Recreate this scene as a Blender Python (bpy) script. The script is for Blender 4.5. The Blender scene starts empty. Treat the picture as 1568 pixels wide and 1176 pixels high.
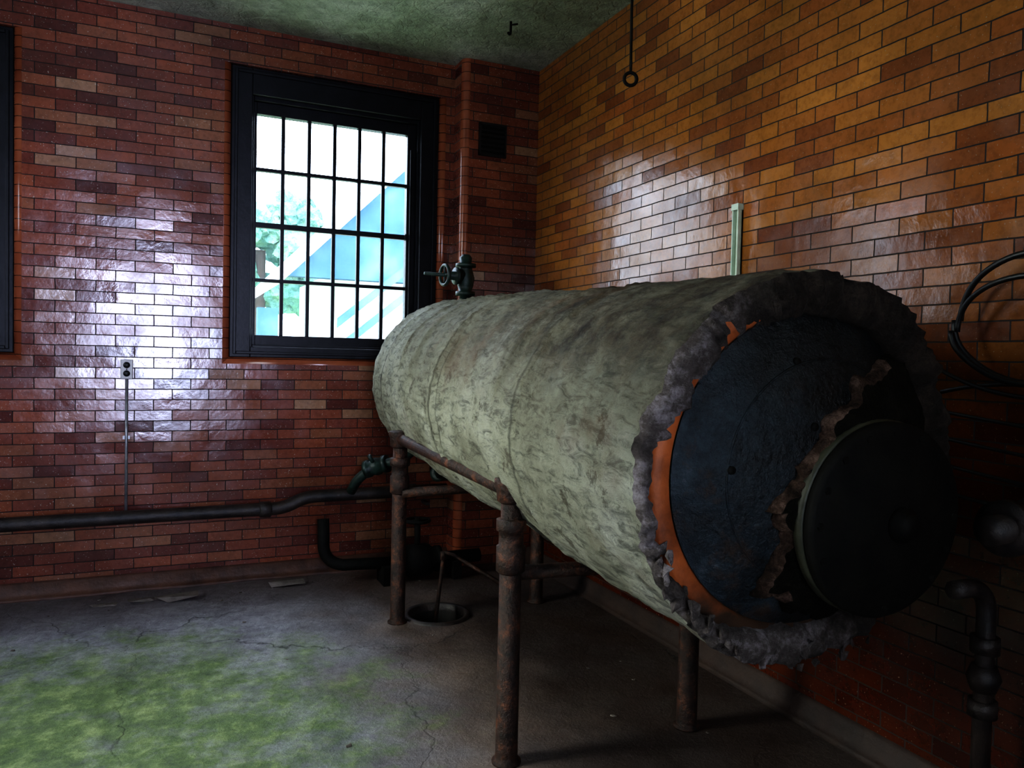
import bpy, bmesh, math, random
from math import sin, cos, pi, radians, sqrt
from mathutils import Vector, Matrix, noise
random.seed(7)
scene = bpy.context.scene
W = 2.49; D = 5.35; H = 3.62; XL = -3.0; YR = -1.7

# ------------------------------------------------------------------ helpers
class MB:
    def __init__(s): s.v=[]; s.f=[]; s.m=[]; s.s=[]
    def add(s, vs, fs, m=0, smooth=False, mat=None):
        o=len(s.v)
        for v in vs:
            v=Vector(v)
            if mat is not None: v=mat@v
            s.v.append(v)
        for f in fs:
            s.f.append([o+i for i in f]); s.m.append(m); s.s.append(smooth)
    def box(s, a, b, m=0, mat=None):
        x0,y0,z0=a; x1,y1,z1=b
        vs=[(x0,y0,z0),(x1,y0,z0),(x1,y1,z0),(x0,y1,z0),(x0,y0,z1),(x1,y0,z1),(x1,y1,z1),(x0,y1,z1)]
        s.add(vs,[(0,3,2,1),(4,5,6,7),(0,1,5,4),(1,2,6,5),(2,3,7,6),(3,0,4,7)],m,False,mat)
    def lathe(s, o, ax, prof, n=28, m=0, smooth=True, caps=True):
        o=Vector(o); ax=Vector(ax).normalized()
        t=Vector((0,0,1)) if abs(ax.z)<.9 else Vector((1,0,0))
        u=ax.cross(t).normalized(); w=ax.cross(u).normalized()
        vs=[]; fs=[]
        for (tt,r) in prof:
            for i in range(n):
                a=2*pi*i/n
                vs.append(o+ax*tt+(u*cos(a)+w*sin(a))*r)
        for k in range(len(prof)-1):
            for i in range(n):
                j=(i+1)%n
                fs.append((k*n+i,k*n+j,(k+1)*n+j,(k+1)*n+i))
        if caps:
            fs.append(tuple(range(n))[::-1]); fs.append(tuple((len(prof)-1)*n+i for i in range(n)))
        s.add(vs,fs,m,smooth)
    def cyl(s,a,b,r,n=20,m=0):
        a=Vector(a);b=Vector(b)
        s.lathe(a,b-a,[(0,r),((b-a).length,r)],n,m)
    def tube(s, pts, r, n=10, m=0, closed=False, rf=None):
        pts=[Vector(p) for p in pts]; N=len(pts); vs=[]; fs=[]
        prev=None
        for i,p in enumerate(pts):
            if closed: t=pts[(i+1)%N]-pts[i-1]
            else: t=pts[min(i+1,N-1)]-pts[max(i-1,0)]
            t.normalize()
            if prev is None:
                q=Vector((0,0,1)) if abs(t.z)<.9 else Vector((1,0,0))
                u=t.cross(q).normalized()
            else: u=(prev-t*prev.dot(t)).normalized()
            prev=u; w=t.cross(u)
            rr=r if rf is None else rf(i)
            for k in range(n):
                a=2*pi*k/n; vs.append(p+(u*cos(a)+w*sin(a))*rr)
        L=N if closed else N-1
        for i in range(L):
            for k in range(n):
                a=i*n+k;b=i*n+(k+1)%n;c=((i+1)%N)*n+(k+1)%n;d=((i+1)%N)*n+k
                fs.append((a,b,c,d))
        if not closed:
            fs.append(tuple(range(n))[::-1]); fs.append(tuple((N-1)*n+k for k in range(n)))
        s.add(vs,fs,m,True)
    def torus(s,c,ax,R,r,n=28,k=8,m=0):
        c=Vector(c);ax=Vector(ax).normalized()
        t=Vector((0,0,1)) if abs(ax.z)<.9 else Vector((1,0,0))
        u=ax.cross(t).normalized(); w=ax.cross(u)
        s.tube([c+(u*cos(2*pi*i/n)+w*sin(2*pi*i/n))*R for i in range(n)],r,k,m,True)
    def obj(s,name,mats,parent=None,bevel=0,mw=None):
        me=bpy.data.meshes.new(name)
        me.from_pydata([tuple(v) for v in s.v],[],s.f)
        for mt in (mats if isinstance(mats,(list,tuple)) else [mats]): me.materials.append(mt)
        me.polygons.foreach_set('material_index',s.m)
        me.polygons.foreach_set('use_smooth',s.s)
        bm=bmesh.new(); bm.from_mesh(me); bmesh.ops.recalc_face_normals(bm,faces=bm.faces); bm.to_mesh(me); bm.free()
        me.update()
        ob=bpy.data.objects.new(name,me); scene.collection.objects.link(ob)
        if mw is not None: ob.matrix_world=mw
        if parent: ob.parent=parent
        if bevel:
            md=ob.modifiers.new('bev','BEVEL'); md.width=bevel; md.segments=2; md.limit_method='ANGLE'
        return ob
def empty(name,loc=(0,0,0)):
    e=bpy.data.objects.new(name,None); scene.collection.objects.link(e); e.empty_display_size=.1
    return e
def arc(p0,p1,p2,n=8):
    p0,p1,p2=map(Vector,(p0,p1,p2))
    return [(1-t)**2*p0+2*t*(1-t)*p1+t*t*p2 for t in [i/n for i in range(n+1)]]
def nz(x,y,z): return noise.noise(Vector((x,y,z)))

# ------------------------------------------------------------------ materials
class NT:
    def __init__(s,name):
        s.mat=bpy.data.materials.new(name); s.mat.use_nodes=True
        s.t=s.mat.node_tree; s.n=s.t.nodes; s.b=s.n['Principled BSDF']; s.out=s.n['Material Output']
        s.tc=s.n.new('ShaderNodeTexCoord')
    def link(s,a,b): s.t.links.new(a,b)
    def val(s,inp,v):
        if isinstance(v,bpy.types.NodeSocket): s.link(v,inp)
        else: inp.default_value=v
    def noise(s,scale,detail=4,rough=.55,vec=None,dist=0):
        n=s.n.new('ShaderNodeTexNoise'); n.inputs['Scale'].default_value=scale; n.inputs['Detail'].default_value=detail
        n.inputs['Roughness'].default_value=rough; n.inputs['Distortion'].default_value=dist
        s.link(vec if vec is not None else s.tc.outputs['Object'],n.inputs['Vector']); return n.outputs['Fac']
    def ramp(s,fac,stops,interp='LINEAR'):
        r=s.n.new('ShaderNodeValToRGB'); r.color_ramp.interpolation=interp
        e=r.color_ramp.elements
        while len(e)<len(stops): e.new(.5)
        for i,(p,c) in enumerate(stops):
            e[i].position=p
            if not isinstance(c,(tuple,list)): c=(c,c,c)
            e[i].color=(*c[:3],1)
        s.link(fac,r.inputs[0]); return r.outputs[0]
    def mix(s,fac,a,b,mode='MIX'):
        m=s.n.new('ShaderNodeMix'); m.data_type='RGBA'; m.blend_type=mode
        s.val(m.inputs[0],fac)
        for inp,v in ((m.inputs[6],a),(m.inputs[7],b)):
            if isinstance(v,(tuple,list)): v=(*v[:3],1)
            s.val(inp,v)
        return m.outputs[2]
    def math(s,op,a,b=0.0,clamp=False):
        m=s.n.new('ShaderNodeMath'); m.operation=op; m.use_clamp=clamp
        s.val(m.inputs[0],a); s.val(m.inputs[1],b); return m.outputs[0]
    def rng(s,v,a,b,c=0.0,d=1.0):
        m=s.n.new('ShaderNodeMapRange'); m.inputs[1].default_value=a; m.inputs[2].default_value=b; m.inputs[3].default_value=c; m.inputs[4].default_value=d
        s.link(v,m.inputs[0]); return m.outputs[0]
    def bump(s,h,strength=.5,dist=.01,prev=None):
        b=s.n.new('ShaderNodeBump'); b.inputs['Strength'].default_value=strength; b.inputs['Distance'].default_value=dist
        s.link(h,b.inputs['Height'])
        if prev is not None: s.link(prev,b.inputs['Normal'])
        return b.outputs[0]
    def mapping(s,scale=(1,1,1),loc=(0,0,0),rot=(0,0,0),vec=None):
        m=s.n.new('ShaderNodeMapping'); m.inputs['Scale'].default_value=scale; m.inputs['Location'].default_value=loc; m.inputs['Rotation'].default_value=rot
        s.link(vec if vec is not None else s.tc.outputs['Object'],m.inputs['Vector']); return m.outputs[0]
    def sep(s):
        n=s.n.new('ShaderNodeSeparateXYZ'); s.link(s.tc.outputs['Object'],n.inputs[0]); return n.outputs
    def set(s,**k):
        for a,v in k.items():
            inp=s.b.inputs[{'color':'Base Color','rough':'Roughness','normal':'Normal','metal':'Metallic','spec':'Specular IOR Level','coat':'Coat Weight','coatr':'Coat Roughness'}[a]]
            if isinstance(v,(tuple,list)): v=(*v[:3],1)
            s.val(inp,v)
        return s.mat

def brick(name,axis,stops,lowshade=None,off=0.0,tilt=.035):
    k=NT(name); o=k.sep()
    c=k.n.new('ShaderNodeCombineXYZ'); k.link(k.math('ADD',o[axis],off),c.inputs[0]); k.link(o[2],c.inputs[1])
    dn=k.n.new('ShaderNodeTexNoise'); dn.inputs['Scale'].default_value=9; dn.inputs['Detail'].default_value=2
    k.link(c.outputs[0],dn.inputs['Vector'])
    vm=k.n.new('ShaderNodeVectorMath'); vm.operation='MULTIPLY_ADD'
    k.link(dn.outputs['Color'],vm.inputs[0]); vm.inputs[1].default_value=(.007,.006,0); k.link(c.outputs[0],vm.inputs[2])
    b=k.n.new('ShaderNodeTexBrick'); b.offset=.5
    b.inputs['Color1'].default_value=(0,0,0,1); b.inputs['Color2'].default_value=(1,1,1,1); b.inputs['Mortar'].default_value=(.5,.5,.5,1)
    b.inputs['Scale'].default_value=1; b.inputs['Mortar Size'].default_value=.003; b.inputs['Mortar Smooth'].default_value=.3
    b.inputs['Brick Width'].default_value=.216; b.inputs['Row Height'].default_value=.0665; b.inputs['Bias'].default_value=0
    k.link(vm.outputs[0],b.inputs['Vector'])
    col=k.ramp(b.outputs['Color'],stops)
    stain=k.ramp(k.noise(1.1,4,.6),[(.32,.4),(.62,1.0)])
    col=k.mix(.75,col,stain,'MULTIPLY')
    sp=k.ramp(k.noise(38,3,.7),[(.3,.65),(.55,1.0)])
    col=k.mix(.7,col,sp,'MULTIPLY')
    if lowshade:
        col=k.mix(k.rng(o[2],lowshade[1],lowshade[2]),k.mix(1,col,lowshade[0],'MULTIPLY'),col)  # shade painted into the brick colour, darker towards the bottom of the wall
    fleck=k.ramp(k.noise(110,2,.5),[(.68,0),(.72,1)])
    col=k.mix(k.math('MULTIPLY',fleck,.5),col,(.5,.47,.4) if not lowshade else (.30,.26,.2))
    col=k.mix(b.outputs['Fac'],col,(.016,.011,.009))
    rough=k.ramp(k.noise(5,4,.6),[(.3,.12),(.7,.27)])
    rough=k.mix(b.outputs['Fac'],rough,(.9,.9,.9))
    h=k.math('SUBTRACT',1.0,b.outputs['Fac'])
    # every brick is laid at a slightly different angle
    r1=k.math('SUBTRACT',b.outputs['Color'],.5); r2=k.math('SUBTRACT',k.math('FRACT',k.math('MULTIPLY',b.outputs['Color'],57.3)),.5)
    cv=k.n.new('ShaderNodeCombineXYZ'); k.link(k.math('MULTIPLY',r1,tilt),cv.inputs[axis]); k.link(k.math('MULTIPLY',r2,tilt*1.6),cv.inputs[2])
    ge=k.n.new('ShaderNodeNewGeometry'); va=k.n.new('ShaderNodeVectorMath'); va.operation='ADD'; k.link(ge.outputs['Normal'],va.inputs[0]); k.link(cv.outputs[0],va.inputs[1])
    vn=k.n.new('ShaderNodeVectorMath'); vn.operation='NORMALIZE'; k.link(va.outputs[0],vn.inputs[0])
    nb=k.bump(k.noise(8,2,.5),.22,.012,vn.outputs[0])
    nb=k.bump(k.noise(60,3,.6),.28,.002,nb)
    nb=k.bump(h,.8,.004,nb)
    return k.set(color=col,rough=rough,normal=nb,spec=.55)

M={}
backstops=[(0,(.10,.028,.022)),(.25,(.18,.050,.033)),(.5,(.235,.068,.038)),(.78,(.28,.085,.043)),(.93,(.26,.105,.056)),(1,(.35,.20,.12))]
rightstops=[(0,(.22,.068,.022)),(.2,(.34,.12,.030)),(.5,(.41,.160,.034)),(.8,(.45,.19,.040)),(1,(.37,.12,.030))]
M['brickB']=brick('glazed_brick_red',0,backstops,off=.07)
M['brickR']=brick('glazed_brick_ochre',1,rightstops,lowshade=((.20,.10,.11),1.1,2.3))
M['brickS']=brick('glazed_brick_red_side',1,backstops)
k=NT('bullnose_brick'); o=k.sep()
saw=k.math('FRACT',k.math('DIVIDE',o[2],.0665)); jm=k.math('GREATER_THAN',saw,.06)
col=k.ramp(k.noise(5,3),[(.3,(.20,.055,.026)),(.7,(.32,.10,.045))])
col=k.mix(jm,(.03,.018,.012),col)
M['bull']=k.set(color=col,rough=.2,normal=k.bump(jm,.6,.003))

k=NT('ceiling_peeling_paint')
a=k.noise(1.3,5,.65); bb=k.noise(14,5,.7)
col=k.ramp(a,[(.3,(.15,.175,.12)),(.5,(.33,.38,.28)),(.7,(.54,.57,.50))])
col=k.mix(.7,col,k.ramp(bb,[(.35,.4),(.6,1.0)]),'MULTIPLY')
vo=k.n.new('ShaderNodeTexVoronoi'); vo.feature='DISTANCE_TO_EDGE'; vo.inputs['Scale'].default_value=9
dn=k.n.new('ShaderNodeTexNoise'); dn.inputs['Scale'].default_value=5; k.link(k.tc.outputs['Object'],dn.inputs['Vector'])
k.link(k.mix(.25,k.tc.outputs['Object'],dn.outputs['Color']),vo.inputs['Vector'])
nb=k.bump(bb,.8,.03); nb=k.bump(k.ramp(vo.outputs['Distance'],[(0,0),(.06,1)]),.4,.008,nb)
M['ceil']=k.set(color=col,rough=k.ramp(a,[(.4,.28),(.7,.5)]),normal=nb)

k=NT('floor_concrete_algae'); o=k.sep()
base=k.ramp(k.noise(2.2,6,.65),[(.3,(.17,.17,.20)),(.5,(.36,.36,.41)),(.72,(.52,.52,.56))])
base=k.mix(.75,base,k.ramp(k.noise(20,5,.75),[(.32,.35),(.6,1)]),'MULTIPLY')
brn=k.ramp(k.noise(1.6,4),[(.4,0),(.6,1)])
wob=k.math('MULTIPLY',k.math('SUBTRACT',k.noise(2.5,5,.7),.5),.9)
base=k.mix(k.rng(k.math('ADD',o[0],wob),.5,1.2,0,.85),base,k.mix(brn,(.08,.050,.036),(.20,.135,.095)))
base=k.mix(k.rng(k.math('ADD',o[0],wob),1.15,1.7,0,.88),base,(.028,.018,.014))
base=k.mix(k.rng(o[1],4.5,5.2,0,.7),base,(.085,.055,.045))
dx=k.math('DIVIDE',k.math('SUBTRACT',o[0],-.45),1.40); dy=k.math('DIVIDE',k.math('SUBTRACT',o[1],3.25),1.30)
d2=k.math('ADD',k.math('MULTIPLY',dx,dx),k.math('MULTIPLY',dy,dy))
am=k.math('ADD',k.math('SUBTRACT',1.15,d2),k.math('MULTIPLY',k.math('SUBTRACT',k.noise(3.6,7,.76),.5),4.0))
am=k.ramp(am,[(.0,0),(1,1)])
green=k.ramp(k.noise(9,7,.78),[(.3,(.03,.06,.014)),(.5,(.13,.21,.05)),(.66,(.36,.44,.17))])
base=k.mix(k.math('MULTIPLY',am,.85),base,green)
dw=k.n.new('ShaderNodeTexNoise'); dw.inputs['Scale'].default_value=3.5; dw.inputs['Detail'].default_value=6; k.link(k.tc.outputs['Object'],dw.inputs['Vector'])
vo=k.n.new('ShaderNodeTexVoronoi'); vo.feature='DISTANCE_TO_EDGE'; vo.inputs['Scale'].default_value=.95
k.link(k.mix(.3,k.tc.outputs['Object'],dw.outputs['Color']),vo.inputs['Vector'])
cr=k.ramp(vo.outputs['Distance'],[(0,0),(.005,1)])
cm=k.ramp(k.noise(1.4,2),[(.45,.15),(.6,.8)])
base=k.mix(cm,base,cr,'MULTIPLY')
nb=k.bump(k.noise(18,7,.75),.8,.018); nb=k.bump(cr,.4,.004,nb)
M['floor']=k.set(color=base,rough=k.ramp(k.noise(3,4),[(.35,.34),(.65,.75)]),normal=nb)

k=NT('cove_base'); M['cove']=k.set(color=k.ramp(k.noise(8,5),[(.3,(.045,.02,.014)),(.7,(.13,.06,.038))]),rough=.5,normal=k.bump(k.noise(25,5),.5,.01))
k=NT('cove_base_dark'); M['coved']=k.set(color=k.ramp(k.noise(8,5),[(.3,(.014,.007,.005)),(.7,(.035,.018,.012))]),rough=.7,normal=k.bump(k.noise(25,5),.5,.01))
k=NT('rubble'); M['rubble']=k.set(color=k.ramp(k.noise(12,5),[(.3,(.08,.065,.055)),(.7,(.2,.17,.15))]),rough=.9,normal=k.bump(k.noise(45,5),.5,.01))
k=NT('black_window_paint'); M['black']=k.set(color=k.ramp(k.noise(12,4),[(.3,(.003,.003,.004)),(.7,(.009,.009,.012))]),rough=.42,spec=.25,normal=k.bump(k.noise(40,4),.3,.003))

k=NT('wired_glass')
tr=k.n.new('ShaderNodeBsdfTransparent'); tr.inputs[0].default_value=(.93,.97,1,1)
gl=k.n.new('ShaderNodeBsdfGlossy'); gl.inputs['Roughness'].default_value=.05
tl=k.n.new('ShaderNodeBsdfTranslucent'); tl.inputs[0].default_value=(.10,.13,.15,1)
vo=k.n.new('ShaderNodeTexVoronoi'); vo.feature='DISTANCE_TO_EDGE'; vo.inputs['Scale'].default_value=42; vo.inputs['Randomness'].default_value=.25
k.link(k.tc.outputs['Object'],vo.inputs['Vector'])
m1=k.n.new('ShaderNodeMixShader'); m1.inputs[0].default_value=.05; k.link(tr.outputs[0],m1.inputs[1]); k.link(gl.outputs[0],m1.inputs[2])
m2=k.n.new('ShaderNodeMixShader'); k.link(k.ramp(vo.outputs['Distance'],[(0,.5),(.05,0.12)]),m2.inputs[0]); k.link(m1.outputs[0],m2.inputs[1]); k.link(tl.outputs[0],m2.inputs[2])
k.link(m2.outputs[0],k.out.inputs[0]); M['glass']=k.mat

k=NT('insulation_canvas'); o=k.sep()
st=k.mapping((10,3.2,10),rot=(0.6,.0,.6))
n1=k.noise(2.2,6,.7); n2=k.noise(3,6,.75,vec=st,dist=.8)
col=k.ramp(n1,[(.3,(.29,.28,.20)),(.5,(.50,.50,.38)),(.7,(.72,.72,.62))])
col=k.mix(.75,col,k.ramp(n2,[(.37,.2),(.52,1)]),'MULTIPLY')
for s0 in (.84,1.72,1.83,2.27,2.53,2.9):
    q=k.ramp(k.math('ABSOLUTE',k.math('SUBTRACT',k.math('ADD',o[1],k.math('MULTIPLY',k.noise(2.5,3),.05)),s0+.04)),[(.003,.3),(.016,1)])
    col=k.mix(.8,col,q,'MULTIPLY')
tm=k.math('MULTIPLY',k.rng(o[2],-.02,.34),k.rng(o[1],3.0,.9,.15,1))
tm=k.math('MULTIPLY',tm,k.ramp(k.noise(4,6,.75),[(.34,.5),(.56,1)]))
col=k.mix(tm,col,k.ramp(k.noise(11,6,.75),[(.35,(.028,.020,.012)),(.65,(.15,.115,.07))]))
spl=k.ramp(k.noise(6,8,.8),[(.57,0),(.62,1)])
col=k.mix(k.math('MULTIPLY',spl,.7),col,(.085,.065,.04))
rb=k.ramp(k.noise(1.7,5,.7),[(.56,0),(.70,1)])
col=k.mix(k.math('MULTIPLY',rb,.55),col,(.21,.125,.075))
nb=k.bump(n2,1,.045); nb=k.bump(k.noise(17,8,.8),1,.026,nb)
M['canvas']=k.set(color=col,rough=.8,normal=nb)
k=NT('crumbling_insulation'); o=k.sep()
cc=k.ramp(k.noise(12,6,.75),[(.3,(.03,.024,.02)),(.5,(.14,.115,.105)),(.66,(.42,.37,.38))])
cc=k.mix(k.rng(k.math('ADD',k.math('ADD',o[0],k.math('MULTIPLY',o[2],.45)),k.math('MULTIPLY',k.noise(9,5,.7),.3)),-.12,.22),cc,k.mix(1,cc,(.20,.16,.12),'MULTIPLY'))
M['core']=k.set(color=cc,rough=.95,normal=k.bump(k.noise(35,6,.75),1,.03))
k=NT('rust_orange'); o=k.sep()
c1=k.ramp(k.noise(9,5,.6),[(.3,(.14,.035,.010)),(.6,(.44,.125,.035))])
c2=k.ramp(k.noise(9,5,.6),[(.3,(.02,.012,.008)),(.6,(.06,.03,.015))])
M['rust']=k.set(color=k.mix(k.ramp(k.math('ADD',k.rng(o[2],-.42,-.22),k.math('MULTIPLY',k.math('SUBTRACT',k.noise(8,4),.5),.8)),[(.3,0),(.6,1)]),c2,c1),rough=.6,normal=k.bump(k.noise(30,5),.6,.008))
k=NT('blue_steel_paint'); o=k.sep()
c1=k.ramp(k.noise(6,6,.78),[(.36,(.003,.004,.005)),(.50,(.013,.022,.030)),(.62,(.028,.044,.056)),(.72,(.10,.105,.11))])
rs=k.ramp(k.noise(3.5,7,.78),[(.54,0),(.64,1)]); c1=k.mix(k.math('MULTIPLY',rs,.8),c1,(.055,.028,.015))
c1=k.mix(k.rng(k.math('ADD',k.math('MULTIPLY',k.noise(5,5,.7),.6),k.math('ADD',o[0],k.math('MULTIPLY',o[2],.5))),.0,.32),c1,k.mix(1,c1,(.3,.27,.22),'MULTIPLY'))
M['blue']=k.set(color=c1,rough=k.ramp(k.noise(7,4),[(.3,.4),(.7,.65)]),normal=k.bump(k.noise(14,6,.75),.9,.02))
k=NT('soot_black_metal'); M['soot']=k.set(color=k.ramp(k.noise(14,5,.6),[(.3,(.003,.003,.003)),(.7,(.010,.009,.007))]),rough=.75,spec=.2,normal=k.bump(k.noise(30,5),.5,.006))
k=NT('dark_olive_iron'); M['olive']=k.set(color=k.ramp(k.noise(10,5,.6),[(.3,(.012,.013,.008)),(.7,(.06,.06,.035))]),rough=.55,normal=k.bump(k.noise(30,5),.5,.006))
k=NT('dark_insulation'); M['darkins']=k.set(color=k.ramp(k.noise(10,6,.7),[(.3,(.004,.004,.003)),(.7,(.022,.019,.014))]),rough=.95,spec=.1,normal=k.bump(k.noise(25,6,.7),1,.03))
k=NT('tan_plaster_edge'); M['tan']=k.set(color=k.ramp(k.noise(13,7,.78),[(.36,(.02,.013,.009)),(.52,(.10,.062,.045)),(.66,(.30,.20,.155))]),rough=.95,spec=.2,normal=k.bump(k.noise(35,6,.75),1,.03))
k=NT('rusty_pipe'); M['pipe']=k.set(color=k.ramp(k.noise(16,6,.78),[(.36,(.012,.008,.006)),(.52,(.045,.022,.015)),(.66,(.17,.062,.03))]),rough=.5,metal=.2,normal=k.bump(k.noise(45,5,.7),.9,.01))
k=NT('wall_pipe_paint'); M['wpipe']=k.set(color=k.ramp(k.noise(12,5,.7),[(.35,(.010,.008,.008)),(.7,(.05,.036,.03))]),rough=.5,normal=k.bump(k.noise(30,5,.7),.6,.008))
k=NT('green_valve_paint'); M['gvalve']=k.set(color=k.ramp(k.noise(12,5,.7),[(.35,(.004,.009,.007)),(.7,(.018,.045,.035))]),rough=.45,normal=k.bump(k.noise(30,5,.7),.5,.006))
k=NT('galvanised_conduit'); M['galv']=k.set(color=k.ramp(k.noise(20,4),[(.3,(.18,.18,.18)),(.7,(.36,.36,.36))]),rough=.35,metal=.5)
k=NT('gauge_strip'); M['strip']=k.set(color=k.ramp(k.noise(14,4),[(.3,(.36,.45,.34)),(.7,(.60,.68,.57))]),rough=.35)
k=NT('outlet_plate'); M['plate']=k.set(color=(.40,.38,.36),rough=.5)
k=NT('outlet_sockets'); M['sock']=k.set(color=(.006,.006,.006),rough=.5)
k=NT('rubber_cable'); M['cable']=k.set(color=(.006,.006,.007),rough=.45)
k=NT('pit_dark'); M['pit']=k.set(color=k.ramp(k.noise(9),[(.3,(.006,.005,.004)),(.7,(.02,.017,.013))]),rough=.7)
k=NT('exterior_siding'); o=k.sep(); sw=k.math('FRACT',k.math('DIVIDE',o[2],.2))
M['siding']=k.set(color=k.mix(k.ramp(sw,[(0,.0),(.08,1)]),(.5,.55,.6),(.75,.78,.8)),rough=.8)
k=NT('exterior_blue'); M['xblue']=k.set(color=k.ramp(k.noise(.9,4),[(.3,(.028,.075,.15)),(.5,(.06,.12,.18)),(.7,(.14,.22,.22))]),rough=.9,spec=.1)
k=NT('exterior_foliage'); M['fol']=k.set(color=k.ramp(k.noise(1.2,5,.7),[(.3,(.07,.17,.16)),(.5,(.16,.30,.24)),(.7,(.38,.50,.30))]),rough=.95,spec=.1,normal=k.bump(k.noise(6,5),1,.2))
k=NT('exterior_grass'); M['grass']=k.set(color=k.ramp(k.noise(1.5,5,.7),[(.3,(.12,.20,.07)),(.7,(.32,.42,.22))]),rough=.9)
k=NT('trunk_bark'); M['bark']=k.set(color=(.06,.04,.03),rough=.9)

# ------------------------------------------------------------------ room shell
WT=.34
wins=[(.375,1.79),(-2.27,-.83)]; wz0,wz1=1.475,3.375
BR=.045
mb=MB()
mb.box((XL-.2,D,-.3),(wins[1][0]-BR,D+WT,H+.2))
mb.box((wins[1][1]+BR,D,-.3),(wins[0][0]-BR,D+WT,H+.2))
mb.box((wins[0][1]+BR,D,-.3),(W+.2,D+WT,H+.2))
for a,b in wins:
    mb.box((a-BR,D,-.3),(b+BR,D+WT,wz0-BR)); mb.box((a-BR,D,wz1+.0),(b+BR,D+WT,H+.2))
    for xx in (a-BR,b):
        mb.box((xx,D+BR,wz0-BR),(xx+BR,D+WT,wz1))
        cx=a-BR if xx<a else b+BR
        mb.lathe((cx,D+BR,wz0-BR),(0,0,1),[(0,BR),(wz1-wz0+BR,BR)],24,1)
    mb.box((a-BR,D+BR,wz0-BR),(b+BR,D+WT,wz0),1)
    mb.lathe((a-BR,D+BR,wz0-BR),(1,0,0),[(0,BR),(b-a+2*BR,BR)],24,1)
mb.obj('wall_back',[M['brickB'],M['bull']])
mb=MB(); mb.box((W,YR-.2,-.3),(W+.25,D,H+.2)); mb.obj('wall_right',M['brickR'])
mb=MB(); ly0,ly1=2.5,3.9
mb.box((XL-.25,YR-.2,-.3),(XL,ly0,H+.2)); mb.box((XL-.25,ly1,-.3),(XL,D,H+.2)); mb.box((XL-.25,ly0,-.3),(XL,ly1,wz0)); mb.box((XL-.25,ly0,wz1),(XL,ly1,H+.2))
mb.obj('wall_left',M['brickS'])
mb=MB(); dx0,dx1,dz=-.80,.50,2.95; dzb=.85
mb.box((dx0,YR-.25,-.3),(dx1,YR,dzb))
mb.box((XL,YR-.25,-.3),(dx0,YR,H+.2)); mb.box((dx1,YR-.25,-.3),(W,YR,H+.2)); mb.box((dx0,YR-.25,dz),(dx1,YR,H+.2))
mb.obj('wall_rear',M['brickB'])
mb=MB(); mb.box((XL,YR,H),(W,D,H+.2)); mb.obj('ceiling',M['ceil'])
mb=MB(); mb.box((dx0,YR-.2,dzb),(dx0+.06,YR-.02,dz)); mb.box((dx1-.06,YR-.2,dzb),(dx1,YR-.02,dz)); mb.box((dx0,YR-.2,dz-.06),(dx1,YR-.02,dz)); mb.box((dx0,YR-.2,dzb),(dx1,YR-.02,dzb+.06)); mb.box((dx0,YR-.14,1.86),(dx1,YR-.08,1.92))
mb.obj('window_4',M['black'])
DX,DY,DR=1.45,4.22,.165
bm=bmesh.new(); n=48
outer=[bm.verts.new(p) for p in [(XL,YR,0),(W,YR,0),(W,D,0),(XL,D,0)]]
inner_=[bm.verts.new((DX+DR*cos(2*pi*i/n),DY+DR*sin(2*pi*i/n),0)) for i in range(n)]
eo=[bm.edges.new((outer[i],outer[(i+1)%4])) for i in range(4)]; ei=[bm.edges.new((inner_[i],inner_[(i+1)%n])) for i in range(n)]
bmesh.ops.triangle_fill(bm,use_beauty=True,edges=eo+ei)
for f in list(bm.faces):
    c=f.calc_center_median()
    if (c.x-DX)**2+(c.y-DY)**2<(DR*.9)**2: bm.faces.remove(f)
low=[bm.verts.new((v.co.x,v.co.y,-.28)) for v in inner_]
for i in range(n):
    f=bm.faces.new((inner_[i],inner_[(i+1)%n],low[(i+1)%n],low[i])); f.material_index=1
f=bm.faces.new(low); f.material_index=1
bmesh.ops.recalc_face_normals(bm,faces=bm.faces)
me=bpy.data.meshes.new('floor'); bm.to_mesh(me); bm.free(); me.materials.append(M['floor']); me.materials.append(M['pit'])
fl=bpy.data.objects.new('floor',me); scene.collection.objects.link(fl)
if me.polygons[0].normal.z<0: me.flip_normals()
mb=MB(); prof=[(0,0),(-.07,0),(-.045,.012),(-.026,.035),(-.018,.09),(0,.10)]
vs=[];N=60
for i in range(N+1):
    x=XL+(W-XL)*i/N
    for (a,b) in prof: vs.append((x,D+a*(1+.3*nz(x*3,b*9,0)),b))
P=len(prof); fs=[(i*P+j,(i+1)*P+j,(i+1)*P+j+1,i*P+j+1) for i in range(N) for j in range(P-1)]
mb.add(vs,fs,0,True); mb.obj('baseboard_back',M['cove'])
mb=MB(); vs=[]
for i in range(N+1):
    y=YR+(D-YR)*i/N
    for (a,b) in prof: vs.append((W+a,y,b))
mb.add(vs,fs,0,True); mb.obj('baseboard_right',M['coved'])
PY=5.17; px0=1.90
mb=MB(); mb.box((px0+.05,PY,0),(W,D,H)); mb.box((px0,PY+.05,0),(px0+.05,D,H)); mb.lathe((px0+.05,PY+.05,0),(0,0,1),[(0,.05),(H,.05)],28,1,caps=False)
mb.obj('wall_pilaster',[M['brickB'],M['bull']])
mb=MB(); vx0,vx1,vz0,vz1=2.02,2.23,2.95,3.18
mb.box((vx0,PY-.006,vz0),(vx1,PY+.0,vz1),0)
for i in range(6):
    z=vz0+.02+i*.034; mb.add([(vx0+.01,PY-.018,z),(vx1-.01,PY-.018,z),(vx1-.01,PY-.006,z+.02),(vx0+.01,PY-.006,z+.02)],[(0,1,2,3)])
mb.box((vx0,PY-.02,vz0),(vx0+.012,PY,vz1)); mb.box((vx1-.012,PY-.02,vz0),(vx1,PY,vz1)); mb.box((vx0,PY-.02,vz0),(vx1,PY,vz0+.012)); mb.box((vx0,PY-.02,vz1-.012),(vx1,PY,vz1))
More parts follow.
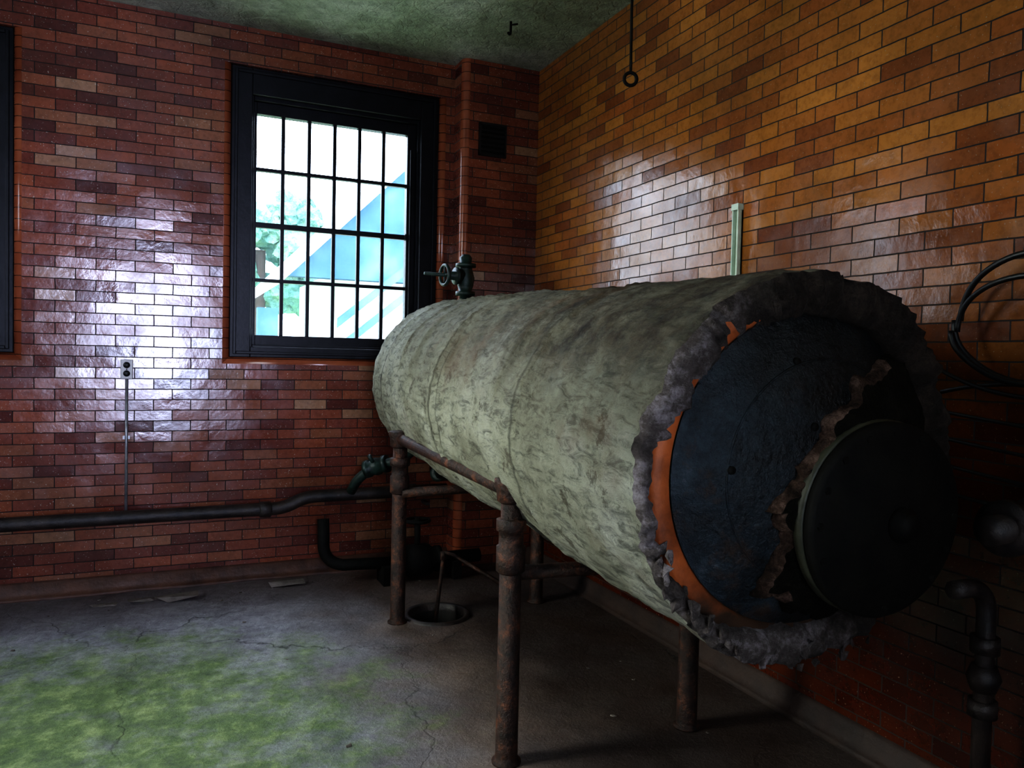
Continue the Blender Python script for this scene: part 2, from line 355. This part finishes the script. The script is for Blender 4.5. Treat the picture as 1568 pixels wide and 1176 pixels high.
mb.obj('wall_vent_grille',M['sock'])

# ------------------------------------------------------------------ windows
def window(name,x0,x1):
    e=empty(name)
    mb=MB()
    def frame(xa,xb,za,zb,wl,wr,wb,wt,ya,yb):
        mb.box((xa,ya,za),(xa+wl,yb,zb)); mb.box((xb-wr,ya,za),(xb,yb,zb))
        mb.box((xa+wl,ya,za),(xb-wr,yb,za+wb)); mb.box((xa+wl,ya,zb-wt),(xb-wr,yb,zb))
    frame(x0,x1,wz0,wz1,.13,.13,.07,.17,D+.03,D+.30)
    frame(x0+.125,x1-.125,wz0+.065,wz1-.165,.02,.02,.02,.03,D+.07,D+.30)
    frame(x0+.02,x1-.02,wz0+.02,wz1-.02,.02,.02,.02,.02,D+.015,D+.03)
    mb.obj('casing',M['black'],e,bevel=.004)
    mb=MB(); gx0,gx1,gz0,gz1=x0+.165,x1-.205,wz0+.15,wz1-.265
    yy=D+.13
    frame(x0+.145,x1-.145,wz0+.085,wz1-.185,.022,.062,.065,.085,yy-.02,yy+.04)
    cw=(gx1-gx0)/6; rh=(gz1-gz0)/4
    for i in range(1,6): mb.box((gx0+i*cw-.012,yy-.012,gz0),(gx0+i*cw+.012,yy+.02,gz1))
    for i in range(1,4):
        t=.018 if i==2 else .012
        mb.box((gx0,yy-.014,gz0+i*rh-t),(gx1,yy+.022,gz0+i*rh+t))
    mb.lathe((x1-.185,yy-.04,wz0+.12),(0,0,1),[(0,.007),(1.4,.007)],8)
    mb.box((x1-.22,yy-.04,gz0+2*rh-.02),(x1-.17,yy-.012,gz0+2*rh+.02))
    mb.obj('sash',M['black'],e,bevel=.002)
    mb=MB(); mb.add([(gx0,yy+.005,gz0),(gx1,yy+.005,gz0),(gx1,yy+.005,gz1),(gx0,yy+.005,gz1)],[(0,1,2,3)])
    mb.obj('glass_panes',M['glass'],e)
window('window_1',*wins[0]); window('window_2',*wins[1])
e=empty('window_3'); mb=MB()
for a,b in (((ly0,wz0),(ly0+.1,wz1)),((ly1-.1,wz0),(ly1,wz1)),((ly0,wz0),(ly1,wz0+.1)),((ly0,wz1-.1),(ly1,wz1))):
    mb.box((XL-.2,a[0],a[1]),(XL-.05,b[0],b[1]))
for i in range(1,6): mb.box((XL-.15,ly0+.1+i*(1.2/6)-.009,wz0),(XL-.12,ly0+.1+i*(1.2/6)+.009,wz1))
for i in range(1,4): mb.box((XL-.15,ly0,wz0+.1+i*.425-.01),(XL-.12,ly1,wz0+.1+i*.425+.01))
mb.obj('frame',M['black'],e)

# ------------------------------------------------------------------ tank
F=Vector((1.56,1.518,1.220)); E=Vector((1.68,4.88,1.355)); L=(E-F).length
ay=(E-F).normalized(); axx=ay.cross(Vector((0,0,1))).normalized(); az=axx.cross(ay)
TM=Matrix(((axx.x,ay.x,az.x,F.x),(axx.y,ay.y,az.y,F.y),(axx.z,ay.z,az.z,F.z),(0,0,0,1)))
tank=empty('insulated_boiler_tank'); tank.matrix_world=TM
R=.520
def tobj(mb,name,mats,bevel=0):
    ob=mb.obj(name,mats,None,bevel); ob.parent=tank; return ob
Nt=320
bands=[.78,1.0,1.70,1.80,2.25,2.50,2.86,3.05]
def rad(th,s):
    c,sn=cos(th),sin(th)
    r=R+.011*nz(c*1.5,sn*1.5,s*1.2)+.005*nz(c*5,sn*5,s*5+7)+.002*nz(c*16,sn*16,s*16)
    wv=nz(c*7+s*2.0,sn*7,s*3.5+20); r+=.0035*(1-abs(wv)*2.2)
    fr=max(0,1-s/1.5); r+=fr*.010*nz(c*3,sn*3,s*6+3)+.005*fr*nz(c*20,sn*20,s*20)
    up=max(0,sn-.3); r+=up*(.007*nz(c*26,sn*26,s*26)+.006*nz(c*11,sn*11,s*11))
    for b in bands: r+=.009*math.exp(-((s-b-.012*nz(c*2,sn*2,b))/.014)**2)-.007*math.exp(-((s-b-.035-.012*nz(c*2,sn*2,b))/.014)**2)
    if s>2.5: r-=.008
    return r
def front(th):
    c,sn=cos(th),sin(th)
    y=.024*nz(c*3,sn*3,1)+.030*nz(c*8,sn*8,2)+.020*nz(c*23,sn*23,5)+.008*nz(c*50,sn*50,5)
    if c<0: y+=.03*(-c)
    return y
def inner(th):
    c,sn=cos(th),sin(th)
    r=.424+.014*nz(c*4,sn*4,11)+.009*nz(c*14,sn*14,12)+.007*nz(c*37,sn*37,2)
    left=max(0,-c-.15)*max(0,min(1,(0.22-sn)*5))
    r+=.050*min(1,left*1.8)
    if sn>.2: r-=.012*sn
    return r
rows=[]
S=300
TH=[2*pi*i/Nt for i in range(Nt)]
for k in range(0,5):
    t=k/4
    rows.append([( (inner(th)+.004*nz(cos(th)*20,sin(th)*20,k)), .14*(1-t)+ (front(th)+.01)*t) for th in TH])
for k in range(1,5):
    t=k/5
    rows.append([(inner(th)*(1-t)+(rad(th,0)-.004)*t, front(th)-.012*sin(pi*t)+.014*nz(cos(th)*18,sin(th)*18,k*3.1)) for th in TH])
ncore=len(rows)
SL=L-.05
for k in range(S+1):
    s=SL*(k/S)
    rows.append([(rad(th,s)-.10*max(0,(s-(SL-.18))/.18)**2, s+front(th)*max(0,1-s/.25)+(.006 if k==0 else 0)) for th in TH])
for k in range(1,9):
    a=k/8*pi/2
    rows.append([(.40*cos(a)+.001, SL+.10*sin(a)) for i in range(Nt)])
mb=MB(); vs=[]
for row in rows:
    for i,(r,y) in enumerate(row):
        th=TH[i]; vs.append((r*cos(th),y,r*sin(th)))
mb.add(vs,[],0)
for k in range(len(rows)-1):
    for i in range(Nt):
        j=(i+1)%Nt
        mb.f.append([k*Nt+i,k*Nt+j,(k+1)*Nt+j,(k+1)*Nt+i]); mb.m.append(1 if k<ncore else 0); mb.s.append(True)
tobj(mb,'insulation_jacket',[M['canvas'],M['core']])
mb=MB()
mb.lathe((0,.16,0),(0,-1,0),[(0,.478),(.115,.478),(.13,.470),(.132,.43),(.11,.415),(.05,.41)],96,0,caps=False)
tobj(mb,'steel_shell_rim',M['rust'])
mb=MB(); prof=[]
for k in range(0,13):
    a=k/12; prof.append((-.085+.12*(a**2.2), .42*a+.0005))
mb.lathe((0,0,0),(0,1,0),prof,96,0,caps=False)
mb.torus((0,-.028,0),(0,1,0),.30,.003,60,6)
for (x,z) in ((-.075,.13),(-.10,.29),(-.29,.02)):
    rr=sqrt(x*x+z*z)/.42; yy0=-.085+.12*rr**2.2
    mb.lathe((x,yy0+.005,z),(0,-1,0),[(0,.012),(.010,.010)],10,1)
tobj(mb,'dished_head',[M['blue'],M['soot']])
pl=[(.30,.30),(.22,.31),(.137,.27),(.08,.245),(.04,.20),(.00,.165),(-.05,.14),(-.08,.08),(-.13,.03),(-.155,-.02),(-.19,-.07),(-.18,-.12),(-.155,-.17),(-.175,-.23),(-.185,-.31),(-.06,-.36),(.06,-.40),(.2,-.36),(.32,-.26),(.40,-.1),(.41,.05),(.37,.2)]
def dens(p,n=12):
    out=[]
    for i in range(len(p)):
        a=p[i];b=p[(i+1)%len(p)]
        for q in range(n):
            t=q/n; x=a[0]*(1-t)+b[0]*t; z=a[1]*(1-t)+b[1]*t
            out.append((x+.030*nz(x*11,z*11,1)+.014*nz(x*42,z*42,4),z+.030*nz(x*11,z*11,9)+.014*nz(x*42,z*42,7)))
    return out
NS=12
pd=dens(pl,NS)
mb=MB(); n=len(pd)
ys=lambda x,z:-.085+.12*(min(1,sqrt(x*x+z*z)/.42)**2.2)
cx,cz=.14,-.04
vs=[];lay=[(1.005,.0),(1.0,-.022),(.95,-.034),(.6,-.045),(.3,-.04)]
for li,(sc,dy) in enumerate(lay):
    for i,(x,z) in enumerate(pd):
        s2=sc+(.05*nz(x*14,z*14,30) if li==2 else 0)
        X=cx+(x-cx)*s2; Z=cz+(z-cz)*s2
        vs.append((X,ys(X,Z)+dy+.012*nz(X*18,Z*18,3)+.008*nz(X*45,Z*45,3),Z))
vs.append((cx,-.12,cz))
fs=[];te=[]
for k in range(len(lay)-1):
    for i in range(n):
        j=(i+1)%n; (te if (k<2 and NS*1.3<i<NS*14.6) else fs).append((k*n+i,k*n+j,(k+1)*n+j,(k+1)*n+i))
for i in range(n): fs.append(((len(lay)-1)*n+i,(len(lay)-1)*n+(i+1)%n,len(vs)-1))
mb.add(vs,fs,0,True)
for f in te: mb.f.append(list(f)); mb.m.append(1); mb.s.append(True)
tobj(mb,'torn_inner_insulation',[M['darkins'],M['tan']])
ox,oz=.105,-.100
mb=MB()
mb.lathe((ox,-.04,oz),(0,-1,0),[(0,.17),(.075,.17)],48,0)
mb.lathe((ox,-.095,oz),(0,-1,0),[(0,.248),(.004,.253),(.026,.253),(.030,.246)],64,1)
mb.lathe((ox,-.128,oz),(0,-1,0),[(0,.246),(.003,.250),(.022,.250),(.03,.242),(.034,.19),(.05,.15),(.062,.09),(.066,.02)],64,0)
for i in range(16):
    a=2*pi*i/16; mb.lathe((ox+.225*cos(a),-.085,oz+.225*sin(a)),(0,-1,0),[(0,.012),(.072,.012),(.077,.009)],6,0,smooth=False)
mb.lathe((ox,-.185,oz),(0,-1,0),[(0,.045),(.02,.045),(.03,.03),(.04,.03)],20,0)
tobj(mb,'manway_flange',[M['soot'],M['olive']])
mb=MB()
def chunk(mb,c,s,flat=.4,full=False):
    bm=bmesh.new(); bv=[]
    for a in range(12):
        d=Vector((random.uniform(-1,1),random.uniform(-1,1),random.uniform(-1.4,1) if full else random.uniform(0,1)*flat*2)); bv.append(bm.verts.new(Vector(c)+Vector((d.x*s[0],d.y*s[1],d.z*s[2]))))
    bmesh.ops.convex_hull(bm,input=bv)
    for v in [v for v in bm.verts if not v.link_faces]: bm.verts.remove(v)
    bm.verts.index_update()
    mb.add([v.co.copy() for v in bm.verts],[[v.index for v in f.verts] for f in bm.faces],0); bm.free()
for i in range(46):
    th=radians(random.uniform(200,305)); r=random.uniform(.46,.52); s=random.uniform(.006,.017)
    chunk(mb,(r*cos(th),random.uniform(-.02,.03),r*sin(th)-.012),(s,s,s*1.5),full=True)
tobj(mb,'insulation_scraps',M['core'])

# ------------------------------------------------------------------ pipe stand
st=empty('pipe_stand')
def leg(x,y,ztop,name):
    mb=MB()
    mb.lathe((x,y,0),(0,0,1),[(0,.055),(.008,.055),(.012,.044),(.03,.042),(ztop-.01,.040)],28)
    mb.lathe((x,y,ztop-.34),(0,0,1),[(0,.042),(.01,.054),(.10,.054),(.105,.046),(.155,.046),(.16,.056),(.20,.056),(.205,.042)],28)
    mb.lathe((x,y,ztop-.08),(0,0,1),[(0,.042),(.01,.056),(.055,.058),(.072,.066),(.09,.066),(.095,.05),(.097,.001)],28)
    mb.obj(name,M['pipe'],st)
leg(1.165,2.57,1.05,'leg_1'); leg(1.20,4.18,1.07,'leg_2'); leg(1.97,2.55,.96,'leg_3'); leg(2.10,4.24,1.0,'leg_4')
mb=MB()
mb.cyl((1.165,2.57,1.015),(1.20,4.18,1.04),.032); mb.cyl((1.97,2.55,.92),(2.10,4.24,.96),.032)
mb.cyl((1.165,2.60,.70),(1.97,2.58,.68),.028); mb.cyl((1.20,4.15,.74),(2.10,4.2,.74),.028)
mb.obj('beams',M['pipe'],st)

# ------------------------------------------------------------------ gate valve on the tank
mb=MB(); c=Vector((1.735,4.62,1.868))
mb.lathe(c,(0,0,1),[(-.02,.035),(.03,.035),(.03,.062),(.055,.062),(.055,.038),(.09,.05),(.14,.058),(.19,.045),(.21,.04),(.21,.065),(.232,.065),(.232,.035),(.27,.04),(.29,.025)],24)
mb.lathe(c+Vector((0,0,.15)),(-1,-.15,0),[(0,.045),(.06,.05),(.062,.055),(.075,.055),(.076,.03),(.11,.026),(.13,.012),(.29,.010)],20)
d=Vector((-1,-.15,0)).normalized()
mb.torus(c+Vector((0,0,.15))+d*.15,d,.062,.011,28,8)
for a in range(4):
    q=Vector((-.15,1,0)).normalized()*cos(a*pi/2)+Vector((0,0,1))*sin(a*pi/2)
    mb.cyl(c+Vector((0,0,.15))+d*.15,c+Vector((0,0,.15))+d*.15+q*.06,.006,8)
mb.obj('gate_valve',M['gvalve'])

# ------------------------------------------------------------------ wall pipe
mb=MB(); yp=D-.11
path=[(XL+.03,yp,.47),(-2,yp,.472),(-1,yp,.474),(0,yp,.478),(.62,yp,.48)]+arc((.66,yp,.48),(.72,yp,.482),(.78,yp,.51),5)+arc((.80,yp,.52),(.85,yp,.545),(.93,yp,.548),5)+[(1.5,yp,.55),(1.85,yp,.55)]
mb.tube(path,.042,18)
for x in (-2.3,.56,1.55): mb.lathe((x,yp,.478 if x<.7 else .55),(1,0,0),[(0,.042),(.006,.052),(.07,.052),(.076,.042)],20)
for x in (-1.6,.2,1.7): mb.box((x,yp,.44),(x+.03,D-.001,.46)); 
mb.obj('steam_pipe',M['wpipe'])

mb=MB()
mb.tube([(1.42,4.66,.93)]+arc((1.42,4.70,.90),(1.40,4.78,.84),(1.30,4.88,.80))+arc((1.28,4.9,.79),(1.18,4.98,.74),(1.14,5.02,.66))+[(1.12,5.06,.60)],.032,14)
mb.lathe((1.30,4.88,.80),(-.6,.5,-.25),[(-.02,.035),(-.02,.058),(.01,.058),(.01,.045),(.06,.06),(.11,.045),(.11,.058),(.14,.058),(.14,.035)],20)
mb.cyl((1.25,4.92,.78),(1.19,4.86,.86),.014,10)
mb.tube([(1.6,4.66,.83)]+arc((1.6,4.68,.80),(1.62,4.76,.72),(1.72,4.9,.70))+[(1.85,4.98,.70)],.03,12)
mb.lathe((1.63,4.78,.74),(.5,.7,-.1),[(0,.035),(0,.055),(.02,.055),(.02,.045),(.07,.055),(.12,.045),(.12,.055),(.14,.055),(.14,.03)],18)
mb.obj('drain_valve_piping',M['gvalve'])
mb=MB()
mb.tube([(.95,5.10,.42),(.95,5.08,.30)]+arc((.95,5.08,.25),(.95,5.06,.14),(1.06,5.0,.13))+[(1.4,4.95,.13)],.038,14)
mb.lathe((1.4,4.95,.13),(1,0,0),[(0,.045),(0,.09),(.03,.09),(.03,.07),(.10,.11),(.22,.11),(.28,.07),(.28,.09),(.31,.09),(.31,.045),(.6,.045)],22)
mb.cyl((1.55,4.95,.2),(1.55,4.95,.42),.02,10); mb.torus((1.55,4.95,.40),(0,0,1),.08,.011)
mb.cyl((1.47,4.95,.40),(1.63,4.95,.40),.007,8)
mb.box((1.3,4.86,0),(1.36,5.04,.12)); mb.box((1.78,4.86,0),(1.84,5.04,.12))
mb.obj('condensate_pump_trap',M['soot'])

mb=MB(); mb.lathe((DX,DY,0),(0,0,1),[(-.03,DR-.002),(.010,DR-.002),(.014,DR+.008),(.014,DR+.026),(0,DR+.032)],48,0,caps=False)
mb.obj('floor_drain',M['wpipe'])
mb=MB(); mb.tube([(1.44,4.26,-.2),(1.46,4.26,.0),(1.52,4.33,.31),(1.53,4.32,.335),(1.56,4.28,.33),(1.78,3.98,.20)],.012,8)
mb.lathe((1.52,4.33,.31),(0,0,1),[(-.02,.018),(.03,.018)],10)
mb.obj('drain_lever_rod',M['pipe'])

# ------------------------------------------------------------------ outlet, strip, hooks
e=empty('electrical_outlet'); mb=MB(); ox0,oz0=-.225,1.385
mb.box((ox0-.034,D-.035,oz0-.06),(ox0+.034,D,oz0+.06)); mb.obj('plate',M['plate'],e,bevel=.004)
mb=MB()
for s in (-1,1): mb.lathe((ox0,D-.034,oz0+s*.026),(0,-1,0),[(0,.020),(.004,.019)],18)
mb.lathe((ox0,D-.034,oz0),(0,-1,0),[(0,.005),(.004,.004)],8); mb.obj('sockets',M['sock'],e)
mb=MB(); mb.cyl((ox0,D-.016,oz0-.06),(ox0,D-.016,.50),.009,12)
mb.box((ox0-.02,D-.02,.95),(ox0+.02,D-.001,.97)); mb.obj('conduit',M['galv'],e)
mb=MB(); sy=2.93
mb.box((W-.03,sy-.022,1.0),(W-.002,sy-.015,2.24)); mb.box((W-.03,sy+.015,1.0),(W-.002,sy+.022,2.24)); mb.box((W-.010,sy-.022,1.0),(W-.002,sy+.022,2.24)); mb.box((W-.034,sy-.024,2.23),(W-.001,sy+.024,2.26))
mb.obj('wall_channel_strip',M['strip'])
mb=MB(); hx,hy=1.73,2.73
mb.tube([(hx,hy,H),(hx+.004,hy,3.2),(hx-.003,hy,2.95),(hx,hy,2.695)],.006,8)
mb.torus((hx,hy,2.66),(.4,1,0),.026,.007); mb.torus((hx,hy,2.72),(1,-.4,0),.014,.004,16)
mb.lathe((hx,hy,H-.01),(0,0,1),[(0,.03),(.01,.035)],12)
mb.obj('ceiling_hanger_rod',M['soot'])
mb=MB(); mb.tube([(1.96,4.5,H),(1.96,4.5,H-.05)]+arc((1.96,4.5,H-.05),(1.955,4.49,H-.10),(1.93,4.47,H-.085)),.008,8); mb.tube([(1.96,4.5,H-.02),(2.0,4.48,H-.015)],.006,8)
mb.obj('ceiling_hook',M['soot'])

mb=MB()
def loop(yc,zc,ry,rz,off,ph=0,turn=1.0,r=.008):
    pts=[]
    for i in range(60):
        a=ph+2*pi*turn*i/59
        pts.append((W-.05-off-.03*sin(a*1.3)**2,yc+ry*cos(a)+.01*nz(a,off*30,1),zc+rz*sin(a)+.015*nz(a,off*30,5)))
    mb.tube(pts,r,8)
loop(1.50,1.66,.24,.20,.02,r=.010); loop(1.46,1.62,.27,.17,.05,r=.009)
mb.tube(arc((2.42,1.80,1.42),(2.40,1.5,1.50),(2.42,1.15,1.40),14),.007); mb.tube(arc((2.42,1.85,1.52),(2.38,1.5,1.33),(2.42,1.10,1.48),14),.007)
for i in range(4):
    mb.tube(arc((2.43,1.86,1.36-.09*i),(2.36,1.5,1.38-.09*i-.05),(2.42,1.05,1.28-.08*i),14),.006)
mb.lathe((W,1.50,1.86),(-1,0,.1),[(0,.02),(.005,.008),(.11,.008),(.115,.014)],10)
mb.obj('hanging_cable_coil',M['cable'])

mb=MB(); X,Y=2.33,1.55
mb.tube([(X,Y,0),(X,Y,.70)]+arc((X,Y,.74),(X,Y,.82),(X-.08,Y-.0,.83))+[(2.15,1.53,.84)],.028,16)
for z in (.06,.42,.62): mb.lathe((X,Y,z),(0,0,1),[(0,.03),(.0,.042),(.05,.042),(.05,.03)],20)
mb.lathe((X,Y,.50),(0,0,1),[(0,.036),(.04,.05),(.08,.036)],20)
mb.tube([(1.95,1.30,1.08),(2.2,1.33,1.08)]+arc((2.25,1.33,1.08),(2.33,1.34,1.08),(2.34,1.34,1.16))+[(2.34,1.34,1.2)],.04,16)
mb.lathe((2.02,1.31,1.08),(1,.07,0),[(0,.04),(0,.075),(.03,.075),(.03,.05),(.1,.065),(.16,.05),(.16,.075),(.19,.075),(.19,.04)],22)
mb.obj('side_feed_piping',M['wpipe'])

mb=MB()
chunk(mb,(.06,5.02,0),(.13,.05,.045)); chunk(mb,(-.12,5.06,0),(.09,.04,.03)); chunk(mb,(-.32,5.05,0),(.09,.03,.015)); chunk(mb,(.72,5.08,0),(.13,.05,.05))
for i in range(60):
    x=random.uniform(-.9,2.2); y=random.choice([random.uniform(4.9,5.2),random.uniform(2.4,5.1)]); s=random.uniform(.004,.014)
    if (x-DX)**2+(y-DY)**2<.06: continue
    chunk(mb,(x,y,0),(s,s,s*.8))
mb.obj('floor_rubble',M['rubble'])

# ------------------------------------------------------------------ exterior
mb=MB(); mb.box((-30,D+WT+.02,-.9),(40,60,-.6)); mb.obj('exterior_ground',M['grass'])
mb=MB()
mb.box((2.9,13,-.6),(9,19,3.1),0)
mb.add([(1.75,12.7,2.75),(9.6,12.7,2.75),(5.6,12.7,6.7),(1.75,12.9,2.75),(9.6,12.9,2.75),(5.6,12.9,6.7)],[(0,1,2),(3,5,4)],1)
mb.add([(1.6,12.5,2.75),(5.6,12.5,6.8),(5.6,19.4,6.8),(1.6,19.4,2.75),(1.6,12.5,2.6),(5.6,12.5,6.6),(5.6,19.4,6.6),(1.6,19.4,2.6)],[(0,1,2,3),(4,7,6,5),(0,4,5,1),(0,3,7,4)],0)
mb.add([(9.8,12.5,2.75),(5.6,12.5,6.8),(5.6,19.4,6.8),(9.8,19.4,2.75)],[(0,1,2,3)],0)
for i in range(2):
    mb.add([(2.3,11.5,1.5+.4*i),(3.7,11.5,2.65+.4*i),(3.7,11.5,2.80+.4*i),(2.3,11.5,1.65+.4*i)],[(0,1,2,3)],1)
mb.box((1.25,12.2,-.6),(1.55,12.4,2.2),1)
mb.obj('exterior_building',[M['siding'],M['xblue']])
def tree(name,x,y,z,r,nb=30):
    mb=MB(); mb.cyl((x,y,-.6),(x,y,z),.15,10,1)
    for i in range(nb):
        c=Vector((x,y,z))+Vector((random.uniform(-1,1),random.uniform(-.4,.4),random.uniform(-.8,.8)))*r
        bm=bmesh.new(); bmesh.ops.create_icosphere(bm,subdivisions=3,radius=r*random.uniform(.2,.4))
        for v in bm.verts: v.co*=1+.5*nz(v.co.x*5+i,v.co.y*5,v.co.z*5)
        bm.verts.index_update()
        mb.add([v.co+c for v in bm.verts],[[v.index for v in f.verts] for f in bm.faces],0); bm.free()
    mb.obj(name,[M['fol'],M['bark']])
tree('exterior_tree',2.3,22,4.3,1.5); tree('exterior_tree.001',-2.5,16,3.0,1.5)

# ------------------------------------------------------------------ lights
w=bpy.data.worlds.new('World'); scene.world=w; w.use_nodes=True
nt=w.node_tree; bg=nt.nodes['Background']; bg.inputs['Color'].default_value=(.76,.86,1,1); bg.inputs['Strength'].default_value=28.0
def area(name,loc,aim,sx,sy,power,color,spread=180):
    l=bpy.data.lights.new(name,'AREA'); l.shape='RECTANGLE'; l.size=sx; l.size_y=sy; l.energy=power; l.color=color; l.spread=radians(spread)
    o=bpy.data.objects.new(name,l); scene.collection.objects.link(o); o.location=loc
    o.rotation_euler=(Vector(aim)-Vector(loc)).to_track_quat('-Z','Y').to_euler(); return o
area('skylight_window_1',(1.08,D+.95,3.95),(1.0,3.6,1.0),1.3,1.1,70,(.62,.74,1))
area('ground_bounce_fill_1',(1.08,D+1.1,1.0),(1.2,3.6,3.6),1.6,1.0,80,(.85,1,.85))  # added lamp, unseen below the sill, brightens the ceiling in place of ground bounce
area('ground_bounce_fill_2',(-1.5,D+1.1,1.0),(-1.2,3.6,3.6),1.6,1.0,50,(.8,.85,1))  # same added upward fill outside the second window
area('daylight_rear_window',((dx0+dx1)/2,YR-.27,1.9),((dx0+dx1)/2,3,1.8),1.15,1.95,28,(.60,.66,1),36)
area('daylight_side_window',(XL-.27,3.2,2.45),(0,2.9,1.15),1.2,1.7,75,(.92,.97,.84),66)

cd=bpy.data.cameras.new('camera'); cam=bpy.data.objects.new('camera',cd); scene.collection.objects.link(cam)
cd.sensor_fit='HORIZONTAL'; cd.sensor_width=36; cd.lens=27.05; cd.clip_start=.02
Rm=Matrix.Rotation(radians(-24.2),4,'Z')@Matrix.Rotation(radians(90-1.85),4,'X')@Matrix.Rotation(radians(1.26),4,'Z')
cam.matrix_world=Matrix.Translation((0,0,1.5))@Rm
scene.camera=cam
scene.view_settings.view_transform='Standard'
scene.view_settings.look='High Contrast'
scene.view_settings.exposure=-1.4
